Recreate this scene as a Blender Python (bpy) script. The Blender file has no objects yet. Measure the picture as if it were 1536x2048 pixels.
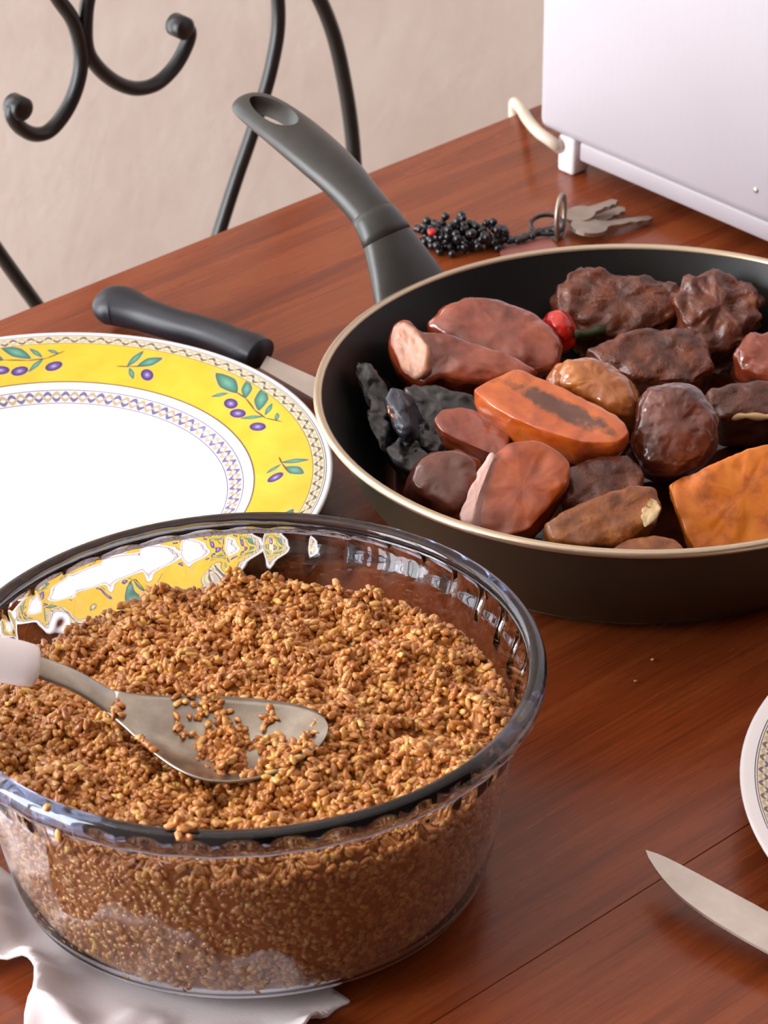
import bpy, bmesh, math, random
from mathutils import Vector, Matrix, noise
import numpy as np
random.seed(7); rng = np.random.default_rng(7)
scene = bpy.context.scene
COL = scene.collection
V = Vector

# ------------------------------------------------------------------ camera
FPX = 5984.484
CP = V((0.0, -1.150843, 0.729819))
CR = V((0.737771, -0.675003, -0.008060)); CU = V((0.360031, 0.383354, 0.850540)); CF = V((0.571027, 0.630405, -0.525849))
cd = bpy.data.cameras.new('camera'); cam = bpy.data.objects.new('camera', cd); COL.objects.link(cam)
M = Matrix.Identity(4)
for i in range(3):
    M[i][0] = CR[i]; M[i][1] = CU[i]; M[i][2] = -CF[i]; M[i][3] = CP[i]
cam.matrix_world = M
cd.sensor_fit = 'VERTICAL'; cd.sensor_height = 24.0; cd.sensor_width = 18.0
cd.lens = FPX / 2048 * 24.0
cd.clip_start = 0.02
cd.dof.use_dof = True; cd.dof.focus_distance = 1.22; cd.dof.aperture_fstop = 20
scene.camera = cam

# ------------------------------------------------------------------ world, light, exposure
w = bpy.data.worlds.new('world'); scene.world = w; w.use_nodes = True
bg = w.node_tree.nodes['Background']
bg.inputs['Color'].default_value = (0.93, 0.90, 0.95, 1); bg.inputs['Strength'].default_value = 0.5
WINY0, WINY1, WINZ0, WINZ1 = -0.25, 0.96, -0.70, 1.36
WALLX = -0.95; WALLY = 1.05
ld = bpy.data.lights.new('window_daylight', 'AREA'); ld.shape = 'RECTANGLE'
ld.size = WINZ1 - WINZ0 - 0.04; ld.size_y = WINY1 - WINY0 - 0.04
ld.energy = 132; ld.color = (0.93, 0.96, 1.0)
lo = bpy.data.objects.new('window_daylight', ld); COL.objects.link(lo)
lo.location = (WALLX - 0.14, (WINY0 + WINY1) / 2, (WINZ0 + WINZ1) / 2)
lo.rotation_euler = (0, math.radians(-90), 0)
W2X0, W2X1, W2Z0, W2Z1 = -0.45, 0.90, -0.70, 1.36      # glazed balcony door in the back wall, beside the chair
l2 = bpy.data.lights.new('door_daylight', 'AREA'); l2.shape = 'RECTANGLE'; l2.size = W2X1 - W2X0 - .04; l2.size_y = W2Z1 - W2Z0 - .04
l2.energy = 34; l2.color = (0.93, 0.96, 1.0)
lo2 = bpy.data.objects.new('door_daylight', l2); COL.objects.link(lo2)
lo2.location = ((W2X0 + W2X1) / 2, WALLY + .14, (W2Z0 + W2Z1) / 2); lo2.rotation_euler = (math.radians(-90), 0, 0)
vs = scene.view_settings
vs.view_transform = 'Standard'; vs.look = 'None'; vs.exposure = -0.08; vs.gamma = 1.0; vs.use_curve_mapping = False

# ------------------------------------------------------------------ helpers
def ray(x, y): return CF + CR * ((x - 768) / FPX) - CU * ((y - 1024) / FPX)
def atz(x, y, z):
    r = ray(x, y); return CP + r * ((z - CP.z) / r.z)
def atp(x, y, P, n):
    r = ray(x, y); return CP + r * (((V(P) - CP).dot(n)) / r.dot(n))
def aty(x, y, Y): return atp(x, y, (0, Y, 0), V((0, 1, 0)))
def s2l(c): return tuple(((v / 255 / 12.92) if v / 255 <= .04045 else ((v / 255 + .055) / 1.055) ** 2.4) for v in c) + (1.0,)

def new_mat(name, col=(200, 200, 200), rough=.5, metal=0, spec=.5, coat=0, trans=0, ior=1.5, sss=0):
    m = bpy.data.materials.new(name); m.use_nodes = True
    b = m.node_tree.nodes['Principled BSDF']
    b.inputs['Base Color'].default_value = s2l(col); b.inputs['Roughness'].default_value = rough
    b.inputs['Metallic'].default_value = metal; b.inputs['Specular IOR Level'].default_value = spec
    b.inputs['Coat Weight'].default_value = coat; b.inputs['Coat Roughness'].default_value = .08
    b.inputs['Transmission Weight'].default_value = trans; b.inputs['IOR'].default_value = ior
    if sss:
        b.inputs['Subsurface Weight'].default_value = sss; b.inputs['Subsurface Radius'].default_value = (.006, .002, .001); b.inputs['Subsurface Scale'].default_value = .5
    return m
def nd(m, t, **kw):
    n = m.node_tree.nodes.new(t)
    for k, v in kw.items(): setattr(n, k, v)
    return n
def bsdf(m): return m.node_tree.nodes['Principled BSDF']
def lk(m, a, b): m.node_tree.links.new(a, b)
def ramp(m, stops, src):
    r = nd(m, 'ShaderNodeValToRGB'); e = r.color_ramp.elements
    while len(e) < len(stops): e.new(.5)
    for el, (p, c) in zip(e, stops): el.position = p; el.color = s2l(c)
    lk(m, src, r.inputs['Fac']); return r
def coords(m, scale=(1, 1, 1), loc=(0, 0, 0), kind='Object', rot=(0, 0, 0)):
    t = nd(m, 'ShaderNodeTexCoord'); mp = nd(m, 'ShaderNodeMapping')
    mp.inputs['Scale'].default_value = scale; mp.inputs['Location'].default_value = loc; mp.inputs['Rotation'].default_value = rot
    lk(m, t.outputs[kind], mp.inputs['Vector']); return mp.outputs[0]
def noise_tex(m, vec, scale=5, detail=4, rough=.55, dist=0):
    n = nd(m, 'ShaderNodeTexNoise'); n.inputs['Scale'].default_value = scale; n.inputs['Detail'].default_value = detail
    n.inputs['Roughness'].default_value = rough; n.inputs['Distortion'].default_value = dist
    lk(m, vec, n.inputs['Vector']); return n.outputs['Fac']
def bump(m, h, strength=.3, dist=.001):
    b = nd(m, 'ShaderNodeBump'); b.inputs['Strength'].default_value = strength; b.inputs['Distance'].default_value = dist
    lk(m, h, b.inputs['Height']); lk(m, b.outputs[0], bsdf(m).inputs['Normal'])
def noisy(name, stops, scale, rough=.5, detail=5, bmp=0, bdist=.001, bscale=None, stretch=(1, 1, 1), **kw):
    m = new_mat(name, stops[0][1], rough, **kw)
    v = coords(m, stretch); f = noise_tex(m, v, scale, detail, .6)
    lk(m, ramp(m, stops, f).outputs[0], bsdf(m).inputs['Base Color'])
    if bmp: bump(m, noise_tex(m, v, bscale or scale * 3, 5, .6), bmp, bdist)
    return m

def mesh_obj(name, verts, faces, mat, parent=None, smooth=True):
    me = bpy.data.meshes.new(name); me.from_pydata([tuple(v) for v in verts], [], faces); me.validate(); me.update()
    if smooth: me.polygons.foreach_set('use_smooth', [True] * len(me.polygons))
    if mat: me.materials.append(mat)
    o = bpy.data.objects.new(name, me); COL.objects.link(o)
    if parent: o.parent = parent
    return o
def bm_obj(name, bm, mat, parent=None, smooth=True):
    bmesh.ops.recalc_face_normals(bm, faces=bm.faces[:])
    me = bpy.data.meshes.new(name); bm.to_mesh(me); bm.free()
    if smooth: me.polygons.foreach_set('use_smooth', [True] * len(me.polygons))
    if mat: me.materials.append(mat)
    o = bpy.data.objects.new(name, me); COL.objects.link(o)
    if parent: o.parent = parent
    return o
def empty(name, loc=(0, 0, 0)):
    o = bpy.data.objects.new(name, None); o.location = loc; o.empty_display_size = .02; COL.objects.link(o); return o
def tag(o, label=None, cat=None, group=None, kind=None):
    if label: o['label'] = label
    if cat: o['category'] = cat
    if group: o['group'] = group
    if kind: o['kind'] = kind
    return o
def place(o, loc):
    """move a mesh built in world space so that its origin is loc (mesh stays put)"""
    me = o.data; me.transform(Matrix.Translation(-V(loc))); o.location = loc
def add_box(bm, lo, hi, bev=0, seg=2):
    r = bmesh.ops.create_cube(bm, size=1.0)
    vs_ = r['verts']; lo = V(lo); hi = V(hi)
    for v in vs_: v.co = V([(lo[i] + hi[i]) / 2 + v.co[i] * (hi[i] - lo[i]) for i in range(3)])
    if bev:
        es = list({e for v in vs_ for e in v.link_edges})
        bmesh.ops.bevel(bm, geom=es, offset=bev, segments=seg, profile=.5, affect='EDGES')
def catmull(pts, n=8):
    pts = [V(p) for p in pts]; out = []
    P = [pts[0] * 2 - pts[1]] + pts + [pts[-1] * 2 - pts[-2]]
    for i in range(1, len(P) - 2):
        for k in range(n):
            t = k / n; a, b, c, d = P[i - 1], P[i], P[i + 1], P[i + 2]
            out.append(.5 * ((2 * b) + (c - a) * t + (2 * a - 5 * b + 4 * c - d) * t * t + (3 * b - a - 3 * c + d) * t ** 3))
    out.append(pts[-1]); return out
def add_tube(bm, path, rad, seg=12, caps=True, flat=None):
    """rad number or list; flat=(ref axis, list of (w,h)) for elliptical sections"""
    n = len(path); rings = []; prev = None
    for i, p in enumerate(path):
        t = (path[min(i + 1, n - 1)] - path[max(i - 1, 0)]).normalized()
        if flat: a = (flat[0] - t * flat[0].dot(t)).normalized()
        elif prev is None:
            a = t.orthogonal().normalized()
        else: a = (prev - t * prev.dot(t)).normalized()
        prev = a; b = t.cross(a).normalized()
        if flat: ra, rb = flat[1][i]
        else: ra = rb = rad[i] if isinstance(rad, (list, tuple)) else rad
        rings.append([bm.verts.new(p + a * (ra * math.cos(2 * math.pi * k / seg)) + b * (rb * math.sin(2 * math.pi * k / seg))) for k in range(seg)])
    for i in range(n - 1):
        for k in range(seg):
            bm.faces.new((rings[i][k], rings[i][(k + 1) % seg], rings[i + 1][(k + 1) % seg], rings[i + 1][k]))
    if caps: bm.faces.new(rings[0][::-1]); bm.faces.new(rings[-1])
    return rings
def tube_obj(name, path, rad, mat, parent=None, seg=12, flat=None):
    bm = bmesh.new(); add_tube(bm, path, rad, seg, True, flat); return bm_obj(name, bm, mat, parent)
def lathe(name, prof, mat, parent=None, seg=96, closed=False, mod=None):
    """prof list of (r,z); mod(r,z,theta)->(r,z)"""
    verts = []; faces = []; n = len(prof)
    for i, (r, z) in enumerate(prof):
        for k in range(seg):
            th = 2 * math.pi * k / seg
            rr, zz = mod(i, r, z, th) if mod else (r, z)
            verts.append((rr * math.cos(th), rr * math.sin(th), zz))
    for i in range(n if closed else n - 1):
        j = (i + 1) % n
        for k in range(seg):
            k2 = (k + 1) % seg
            faces.append((i * seg + k, i * seg + k2, j * seg + k2, j * seg + k))
    if not closed:
        if prof[0][0] > 1e-6 and prof[0][0] < .2: pass
    o = mesh_obj(name, verts, faces, mat, parent)
    bm = bmesh.new(); bm.from_mesh(o.data); bmesh.ops.remove_doubles(bm, verts=bm.verts[:], dist=1e-6)
    bmesh.ops.recalc_face_normals(bm, faces=bm.faces[:]); bm.to_mesh(o.data); bm.free()
    o.data.polygons.foreach_set('use_smooth', [True] * len(o.data.polygons))
    return o
def smooth_prof(pts, n=6):
    return [(max(p.x, 0), p.z) for p in catmull([(r, 0, z) for r, z in pts], n)]

# ------------------------------------------------------------------ materials
# table wood: dark red-brown, grain along X
def wood_mat():
    m = new_mat('mahogany_wood', (110, 50, 25), .3, spec=.5)
    v = coords(m, (.7, 11.0, 1.0))
    f = noise_tex(m, v, 5.5, 7, .6, .5)
    r = ramp(m, [(.3, (102, 44, 18)), (.48, (128, 58, 25)), (.6, (140, 68, 31)), (.76, (112, 49, 21))], f)
    v2 = coords(m, (5.0, 170.0, 1.0)); g = noise_tex(m, v2, 4, 5, .6)
    r2 = ramp(m, [(.33, (130, 110, 100)), (.55, (255, 255, 255))], g)
    mx = nd(m, 'ShaderNodeMix', data_type='RGBA', blend_type='MULTIPLY'); mx.inputs[0].default_value = .35
    lk(m, r.outputs[0], mx.inputs[6]); lk(m, r2.outputs[0], mx.inputs[7])
    lk(m, mx.outputs[2], bsdf(m).inputs['Base Color'])
    rr = nd(m, 'ShaderNodeMapRange'); rr.inputs[3].default_value = .2; rr.inputs[4].default_value = .34
    lk(m, f, rr.inputs[0]); lk(m, rr.outputs[0], bsdf(m).inputs['Roughness'])
    bump(m, g, .06, .0004)
    return m
WOOD = wood_mat()
PLASTER = noisy('cream_plaster', [(.3, (231, 220, 212)), (.55, (238, 229, 222)), (.8, (243, 235, 229))], 9, .85, bmp=.35, bdist=.004, bscale=28)
FLOOR = noisy('floor_tile', [(.3, (150, 120, 100)), (.7, (170, 140, 118))], 6, .5)
DARKFRONT = noisy('unseen_wall_dark', [(.3, (44, 30, 24)), (.7, (66, 46, 36))], 4, .6, stretch=(6, 1, .5))  # for the unseen front wall, coloured dark to cut fill and rim reflections
IRON = noisy('black_wrought_iron', [(.3, (9, 11, 11)), (.7, (20, 22, 22))], 60, .34, bmp=.2, bdist=.0006, bscale=150)
PANW = new_mat('white_enamel_ribbed', (168, 161, 166), .45)
def rib_mat(m):
    v = coords(m); x = nd(m, 'ShaderNodeTexWave'); x.bands_direction = 'Y'; x.inputs['Scale'].default_value = 55; x.inputs['Distortion'].default_value = .3
    lk(m, v, x.inputs['Vector']); bump(m, x.outputs['Fac'], .06, .0005)
rib_mat(PANW)
CREAM = new_mat('cream_plastic', (204, 190, 172), .4)
WHITEP = new_mat('white_plastic', (236, 228, 230), .4)
DARKGAP = new_mat('dark_rubber', (30, 26, 26), .7)
COAT = noisy('black_nonstick', [(.3, (9, 9, 8)), (.7, (14, 14, 12))], 120, .4, spec=.35, bmp=.08, bdist=.0003, bscale=500)
PANOUT = new_mat('olive_brown_enamel', (44, 40, 28), .34, spec=.5)
RIMALU = new_mat('beige_aluminium_rim', (196, 178, 152), .3, metal=.75)
HANDLE = noisy('charcoal_bakelite', [(.3, (46, 45, 42)), (.7, (54, 53, 49))], 90, .38, bmp=.05, bdist=.0003, bscale=600)
KNIFEH = new_mat('black_plastic_handle', (28, 30, 38), .42)
STEEL = noisy('brushed_steel', [(.3, (196, 188, 180)), (.7, (222, 214, 206))], 40, .34, metal=.75, stretch=(1, 1, 1))
SPOONST = noisy('worn_spoon_steel', [(.3, (142, 134, 122)), (.7, (186, 178, 166))], 70, .3, metal=.9)
GLASS = new_mat('clear_glass', (248, 250, 255), 0.0, trans=1.0, ior=1.5)
va = GLASS.node_tree.nodes.new('ShaderNodeVolumeAbsorption'); va.inputs['Color'].default_value = (.55, .62, .70, 1); va.inputs['Density'].default_value = 25
GLASS.node_tree.links.new(va.outputs[0], GLASS.node_tree.nodes['Material Output'].inputs['Volume'])
RIMTINT = new_mat('clear_rim_painted_dark', (248, 250, 255), 0.0, trans=1.0, ior=1.5)
va = RIMTINT.node_tree.nodes.new('ShaderNodeVolumeAbsorption'); va.inputs['Color'].default_value = (.10, .16, .36, 1); va.inputs['Density'].default_value = 210  # clear rim; its dark refraction is put in as blue absorption
RIMTINT.node_tree.links.new(va.outputs[0], RIMTINT.node_tree.nodes['Material Output'].inputs['Volume'])
CLOTH = noisy('white_cotton', [(.3, (206, 195, 196)), (.7, (219, 209, 210))], 20, .9, bmp=.3, bdist=.0004, bscale=900)

def rice_mat(name):
    m = new_mat(name, (170, 110, 50), .3, spec=.5, coat=.45)
    g = nd(m, 'ShaderNodeNewGeometry')
    r = ramp(m, [(0, (166, 98, 40)), (.35, (190, 120, 52)), (.7, (208, 142, 70)), (.92, (222, 168, 98)), (1, (234, 182, 82))], g.outputs['Random Per Island'])
    lk(m, r.outputs[0], bsdf(m).inputs['Base Color'])
    b = bsdf(m); b.inputs['Subsurface Weight'].default_value = .25; b.inputs['Subsurface Radius'].default_value = (.002, .001, .0005); b.inputs['Subsurface Scale'].default_value = .6
    return m
RICE = rice_mat('cooked_rice')
RICEBED = new_mat('rice_bed', (160, 96, 40), .6)

# ---- plate material: printed bands and olive sprigs (flat print on the glaze)
LEAVES_BIG = [(.0177, .0061, .0100, .0042, -2.863), (.0144, -.0021, .0042, .0014, 2.298), (.0065, .0082, .0069, .0026, -2.364), (-.0051, .0079, .0085, .0034, -2.435),
              (-.0142, .0063, .0046, .0014, -2.242), (-.0136, -.0025, .0060, .0014, 2.304), (-.0221, .0066, .0030, .0012, -2.616)]
OLIVES_BIG = [(.0043, -.0034, .0030, .0045, 1.707), (-.0051, -.0056, .0030, .0046, 1.306), (-.0227, -.0038, .0030, .0046, 1.145)]
STEM_BIG = [(.0051, .0036, .0040, .0004, -3.101), (-.0042, .0023, .0062, .0004, -2.943), (-.0145, .0015, .0052, .0004, 3.059), (-.0233, .0043, .0050, .0004, 2.602)]
LEAVES_SM = [(.0035, .0045, .0068, .0018, 1.859), (-.0043, .0041, .0064, .0030, 2.412), (.0014, -.0056, .0044, .0014, .954)]
OLIVES_SM = [(-.0070, -.0048, .0044, .0030, .733)]
STEM_SM = [(.0075, -.0018, .0034, .0004, 3.030), (.0002, -.0003, .0046, .0004, 2.876)]
def ell_group():
    g = bpy.data.node_groups.new('print_ellipse', 'ShaderNodeTree')
    for n in ('s', 't', 'cx', 'cy', 'rx', 'ry', 'c', 'sn', 'p'):
        g.interface.new_socket(n, in_out='INPUT', socket_type='NodeSocketFloat')
    g.interface.new_socket('d', in_out='OUTPUT', socket_type='NodeSocketFloat')
    i = g.nodes.new('NodeGroupInput'); o = g.nodes.new('NodeGroupOutput')
    def mt(op, a, b=None):
        n = g.nodes.new('ShaderNodeMath'); n.operation = op
        for k, v in enumerate((a, b)):
            if v is None: continue
            if isinstance(v, (int, float)): n.inputs[k].default_value = v
            else: g.links.new(v, n.inputs[k])
        return n.outputs[0]
    I = i.outputs
    ds = mt('SUBTRACT', I['s'], I['cx']); dt = mt('SUBTRACT', I['t'], I['cy'])
    u = mt('ADD', mt('MULTIPLY', ds, I['c']), mt('MULTIPLY', dt, I['sn']))
    v = mt('SUBTRACT', mt('MULTIPLY', dt, I['c']), mt('MULTIPLY', ds, I['sn']))
    d = mt('ADD', mt('POWER', mt('ABSOLUTE', mt('DIVIDE', u, I['rx'])), I['p']), mt('POWER', mt('ABSOLUTE', mt('DIVIDE', v, I['ry'])), I['p']))
    g.links.new(d, o.inputs[0]); return g
ELL = ell_group()
def plate_mat(name, seamrot, rk=1.0):
    m = new_mat(name, (245, 242, 243), .16, spec=.5, coat=.3)
    nt = m.node_tree
    def mt(op, a, b=None, c=None):
        n = nt.nodes.new('ShaderNodeMath'); n.operation = op
        for k, v in enumerate((a, b, c)):
            if v is None: continue
            if isinstance(v, (int, float)): n.inputs[k].default_value = v
            else: nt.links.new(v, n.inputs[k])
        return n.outputs[0]
    tc = nd(m, 'ShaderNodeTexCoord'); sp = nd(m, 'ShaderNodeSeparateXYZ'); lk(m, tc.outputs['Object'], sp.inputs[0])
    x, y = sp.outputs[0], sp.outputs[1]
    r = mt('MULTIPLY', mt('SQRT', mt('ADD', mt('MULTIPLY', x, x), mt('MULTIPLY', y, y))), rk)
    th = mt('ARCTAN2', y, x)
    PER = math.radians(67.0)
    u = mt('SUBTRACT', mt('FLOORED_MODULO', mt('ADD', th, -seamrot + PER / 4), PER), PER / 4)   # 0 at big sprig, PER/2 at small
    sB = mt('MULTIPLY', u, .112); sS = mt('MULTIPLY', mt('ADD', u, -PER / 2), .112); t = mt('ADD', r, -.112)
    def mask(s, items, p):
        out = None
        for (cx, cy, rx, ry, a) in items:
            g = nt.nodes.new('ShaderNodeGroup'); g.node_tree = ELL
            lk(m, s, g.inputs['s']); lk(m, t, g.inputs['t'])
            for k, vv in (('cx', cx), ('cy', cy), ('rx', rx), ('ry', ry), ('c', math.cos(a)), ('sn', math.sin(a)), ('p', p)): g.inputs[k].default_value = vv
            out = g.outputs[0] if out is None else mt('MINIMUM', out, g.outputs[0])
        return out
    leaf = mt('MINIMUM', mask(sB, LEAVES_BIG, 1.35), mask(sS, LEAVES_SM, 1.35))
    oliv = mt('MINIMUM', mask(sB, OLIVES_BIG, 2.0), mask(sS, OLIVES_SM, 2.0))
    stem = mt('MINIMUM', mask(sB, STEM_BIG, 2.0), mask(sS, STEM_SM, 2.0))
    def mix(fac, a, b):
        n = nd(m, 'ShaderNodeMix', data_type='RGBA')
        for k, vv in ((0, fac), (6, a), (7, b)):
            if isinstance(vv, tuple): n.inputs[k].default_value = vv
            elif isinstance(vv, (int, float)): n.inputs[k].default_value = vv
            else: lk(m, vv, n.inputs[k])
        return n.outputs[2]
    def between(a, b): return mt('MULTIPLY', mt('GREATER_THAN', r, a), mt('LESS_THAN', r, b))
    white = s2l((246, 243, 244)); yellow = s2l((240, 200, 52))
    tcv = coords(m); yn = ramp(m, [(.3, (224, 178, 34)), (.7, (234, 194, 52))], noise_tex(m, tcv, 60, 3))
    col = mix(between(.0975, .1245), white, yn.outputs[0])
    # print halo round the motif, then motif
    halo = mt('LESS_THAN', mt('MINIMUM', leaf, oliv), 1.55)
    yb = between(.098, .1243)
    col = mix(mt('MULTIPLY', mt('MULTIPLY', halo, yb), .35), col, s2l((196, 176, 110)))
    lf = ramp(m, [(0, (104, 164, 142)), (.5, (72, 132, 116)), (1, (38, 92, 84))], leaf)
    col = mix(mt('MULTIPLY', mt('LESS_THAN', leaf, 1.0), yb), col, lf.outputs[0])
    col = mix(mt('MULTIPLY', mt('LESS_THAN', stem, 1.0), yb), col, s2l((84, 64, 40)))
    ol = ramp(m, [(0, (168, 150, 206)), (.14, (110, 86, 160)), (.5, (72, 52, 124)), (1, (40, 26, 78))], oliv)
    col = mix(mt('MULTIPLY', mt('LESS_THAN', oliv, 1.0), yb), col, ol.outputs[0])
    # braided borders
    def braid(col, r0, r1, count, ground, c1, c2):
        mid = (r0 + r1) / 2; hw = (r1 - r0) / 2
        ph = mt('MULTIPLY', th, count); q = mt('DIVIDE', mt('ADD', r, -mid), hw)
        w1 = mt('LESS_THAN', mt('ABSOLUTE', mt('SUBTRACT', q, mt('MULTIPLY', mt('SINE', ph), .5))), .26)
        w2 = mt('LESS_THAN', mt('ABSOLUTE', mt('ADD', q, mt('MULTIPLY', mt('SINE', ph), .5))), .26)
        band = between(r0, r1)
        col = mix(band, col, ground)
        col = mix(mt('MULTIPLY', band, w1), col, c1); col = mix(mt('MULTIPLY', band, w2), col, c2)
        ln = mt('GREATER_THAN', mt('ABSOLUTE', q), .86)
        return mix(mt('MULTIPLY', band, ln), col, c1)
    col = braid(col, .1245, .1302, 92, s2l((236, 212, 140)), s2l((94, 90, 114)), s2l((186, 174, 170)))
    col = braid(col, .0845, .0925, 64, s2l((232, 222, 204)), s2l((104, 98, 150)), s2l((178, 160, 140)))
    col = mix(between(.0969, .0977), col, s2l((104, 84, 60)))
    col = mix(between(.1306, .1311), col, s2l((90, 86, 108)))
    lk(m, col, bsdf(m).inputs['Base Color'])
    return m

# ------------------------------------------------------------------ room
FZ = -0.75
X0, X1, YB, ZT = WALLX - .2, 2.8, -2.3, 1.85
bm = bmesh.new()
for lo_, hi_ in [((X0, WALLY, FZ), (W2X0, WALLY + .2, ZT)), ((W2X1, WALLY, FZ), (X1, WALLY + .2, ZT)), ((W2X0, WALLY, FZ), (W2X1, WALLY + .2, W2Z0)), ((W2X0, WALLY, W2Z1), (W2X1, WALLY + .2, ZT))]:
    add_box(bm, lo_, hi_)
tag(bm_obj('wall_back', bm, PLASTER, smooth=False), kind='structure')
bm = bmesh.new()
for lo_, hi_ in [((X0, YB, FZ), (WALLX, WINY0, ZT)), ((X0, WINY1, FZ), (WALLX, WALLY, ZT)), ((X0, WINY0, FZ), (WALLX, WINY1, WINZ0)), ((X0, WINY0, WINZ1), (WALLX, WINY1, ZT))]:
    add_box(bm, lo_, hi_)
tag(bm_obj('wall_left', bm, PLASTER, smooth=False), kind='structure')
bm = bmesh.new(); add_box(bm, (X0, YB, FZ - .1), (X1, WALLY + .2, FZ)); tag(bm_obj('floor', bm, FLOOR, smooth=False), kind='structure')
bm = bmesh.new(); add_box(bm, (2.6, YB, FZ), (2.8, WALLY, ZT)); tag(bm_obj('wall_right', bm, PLASTER, smooth=False), kind='structure')
bm = bmesh.new(); add_box(bm, (X0, YB - .2, FZ), (X1, YB, ZT)); tag(bm_obj('wall_front', bm, DARKFRONT, smooth=False), kind='structure')
bm = bmesh.new(); add_box(bm, (X0, YB - .2, ZT), (X1, WALLY + .2, ZT + .1)); tag(bm_obj('ceiling', bm, PLASTER, smooth=False), kind='structure')
win = empty('window_1', (WALLX - .05, (WINY0 + WINY1) / 2, WINZ0)); tag(win, kind='structure')
def wpart(name, lo_, hi_, mat):
    bm = bmesh.new(); add_box(bm, lo_, hi_, .004, 1); o = bm_obj(name, bm, mat, smooth=False); o.parent = win; o.matrix_parent_inverse = Matrix.Translation(-win.location); return o
WM = (WINY0 + WINY1) / 2
for a, b in [(WINY0, WINY0 + .05), (WINY1 - .05, WINY1), (WM - .03, WM + .03)]:
    wpart('window_frame', (WALLX - .08, a, WINZ0), (WALLX - .03, b, WINZ1), WHITEP)
for a, b in [(WINZ0, WINZ0 + .05), (WINZ1 - .05, WINZ1)]:
    wpart('window_frame', (WALLX - .08, WINY0 + .05, a), (WALLX - .03, WINY1 - .05, b), WHITEP)
win1 = win; win = empty('window_2', ((W2X0 + W2X1) / 2, WALLY + .05, W2Z0)); tag(win, kind='structure')
W2M = (W2X0 + W2X1) / 2
for a, b in [(W2X0, W2X0 + .05), (W2X1 - .05, W2X1), (W2M - .03, W2M + .03)]:
    wpart('window_frame', (a, WALLY + .03, W2Z0), (b, WALLY + .08, W2Z1), WHITEP)
for a, b in [(W2Z0, W2Z0 + .05), (W2Z1 - .05, W2Z1)]:
    wpart('window_frame', (W2X0 + .05, WALLY + .03, a), (W2X1 - .05, WALLY + .08, b), WHITEP)
win = win1
wpart('window_sill', (WALLX - .03, WINY0 - .04, WINZ0 - .03), (WALLX + .03, WINY1 + .04, WINZ0), WHITEP)

# ------------------------------------------------------------------ table
TX0, TX1, TY0 = 0.02, 1.66, -0.98
table = empty('dining_table', ((TX0 + TX1) / 2, TY0 / 2, FZ)); tag(table, 'polished red-brown wooden table carrying the dishes', 'table')
def tpart(name, bm, mat, smooth=False):
    o = bm_obj(name, bm, mat, smooth=smooth); o.parent = table; o.matrix_parent_inverse = Matrix.Translation(-table.location); return o
SEAM = -0.5482
for a, b in [(TY0, -.79), (-.79, SEAM), (SEAM, -.30), (-.30, 0)]:
    bm = bmesh.new(); add_box(bm, (TX0, a + .0001, -.028), (TX1, b - .0001, 0), .0003 if a != -.30 and b != -.30 else .0001, 1)
    o = tpart('plank', bm, WOOD)
for a, b in [((TX0 + .08, TY0 + .08, -.11), (TX1 - .08, TY0 + .1, -.028)), ((TX0 + .08, -.1, -.11), (TX1 - .08, -.08, -.028)),
             ((TX0 + .08, TY0 + .1, -.11), (TX0 + .1, -.1, -.028)), ((TX1 - .1, TY0 + .1, -.11), (TX1 - .08, -.1, -.028))]:
    bm = bmesh.new(); add_box(bm, a, b); tpart('apron', bm, WOOD)
for x in (TX0 + .07, TX1 - .12):
    for y in (TY0 + .07, -.12):
        bm = bmesh.new(); add_box(bm, (x, y, FZ), (x + .05, y + .05, -.028), .004, 1); tpart('leg', bm, WOOD)

# ------------------------------------------------------------------ wrought iron chair behind the table
CHY = 0.12; AX = 0.945
chair = empty('iron_chair', (AX, CHY + .15, FZ)); tag(chair, 'black wrought iron chair with scrolled back behind the table', 'chair')
def cp(o): o.parent = chair; o.matrix_parent_inverse = Matrix.Translation(-chair.location); return o
BR = .0043
def cpath(pts): return catmull([aty(x, y, CHY) for x, y in pts], 8)
rs = cpath([(250, -150), (205, -80), (178, -10), (171, 50), (175, 100), (198, 137), (235, 166), (275, 177), (315, 166), (350, 132), (372, 92), (379, 64), (368, 50)])
cp(tube_obj('scroll', rs, BR, IRON, seg=14))
lsx = cpath([(10, -130), (70, -70), (118, 0), (146, 42), (161, 100), (158, 155), (137, 213), (103, 258), (72, 269), (42, 256), (24, 231), (26, 213)])
cp(tube_obj('scroll', lsx, BR, IRON, seg=14))
def disc_end(x, y, r, name='scroll_end'):
    c = aty(x, y, CHY); bm = bmesh.new()
    P = [c + V((0, d, 0)) for d in (-.0062, -.0050, .0050, .0062)]
    add_tube(bm, P, [r * .72, r, r, r * .72], 20); return cp(bm_obj(name, bm, IRON))
disc_end(360, 53, .0068); disc_end(36, 214, .0068)
ib = cpath([(530, -140), (548, -60), (556, 0), (556, 60), (546, 120), (531, 180), (503, 270), (472, 360), (440, 460)])
d_ = (ib[-1] - ib[-9]).normalized(); ib = ib + [ib[-1] + d_ * k for k in (.05, .1)]
ib += [V((AX + .01, CHY, -.24)), V((AX + .006, CHY, -.29))]
cp(tube_obj('back_bar', ib, BR, IRON, seg=14))
lb = cpath([(-160, 260), (-80, 390), (0, 508), (75, 612)])
d_ = (lb[-1] - lb[-9]).normalized(); lb = lb + [lb[-1] + d_ * k for k in (.05, .1)] + [V((AX - .012, CHY, -.24)), V((AX - .006, CHY, -.29))]
lb = [V((lb[0].x - .012, CHY, .10)), V((lb[0].x - .004, CHY, .065))] + lb
cp(tube_obj('back_bar', lb, BR, IRON, seg=14))
ob = [aty(x, y, CHY) for x, y in [(560, -150), (604, -60), (640, 0), (668, 72), (688, 160), (702, 250), (709, 330)]]
top = ob[0].copy()
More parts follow.
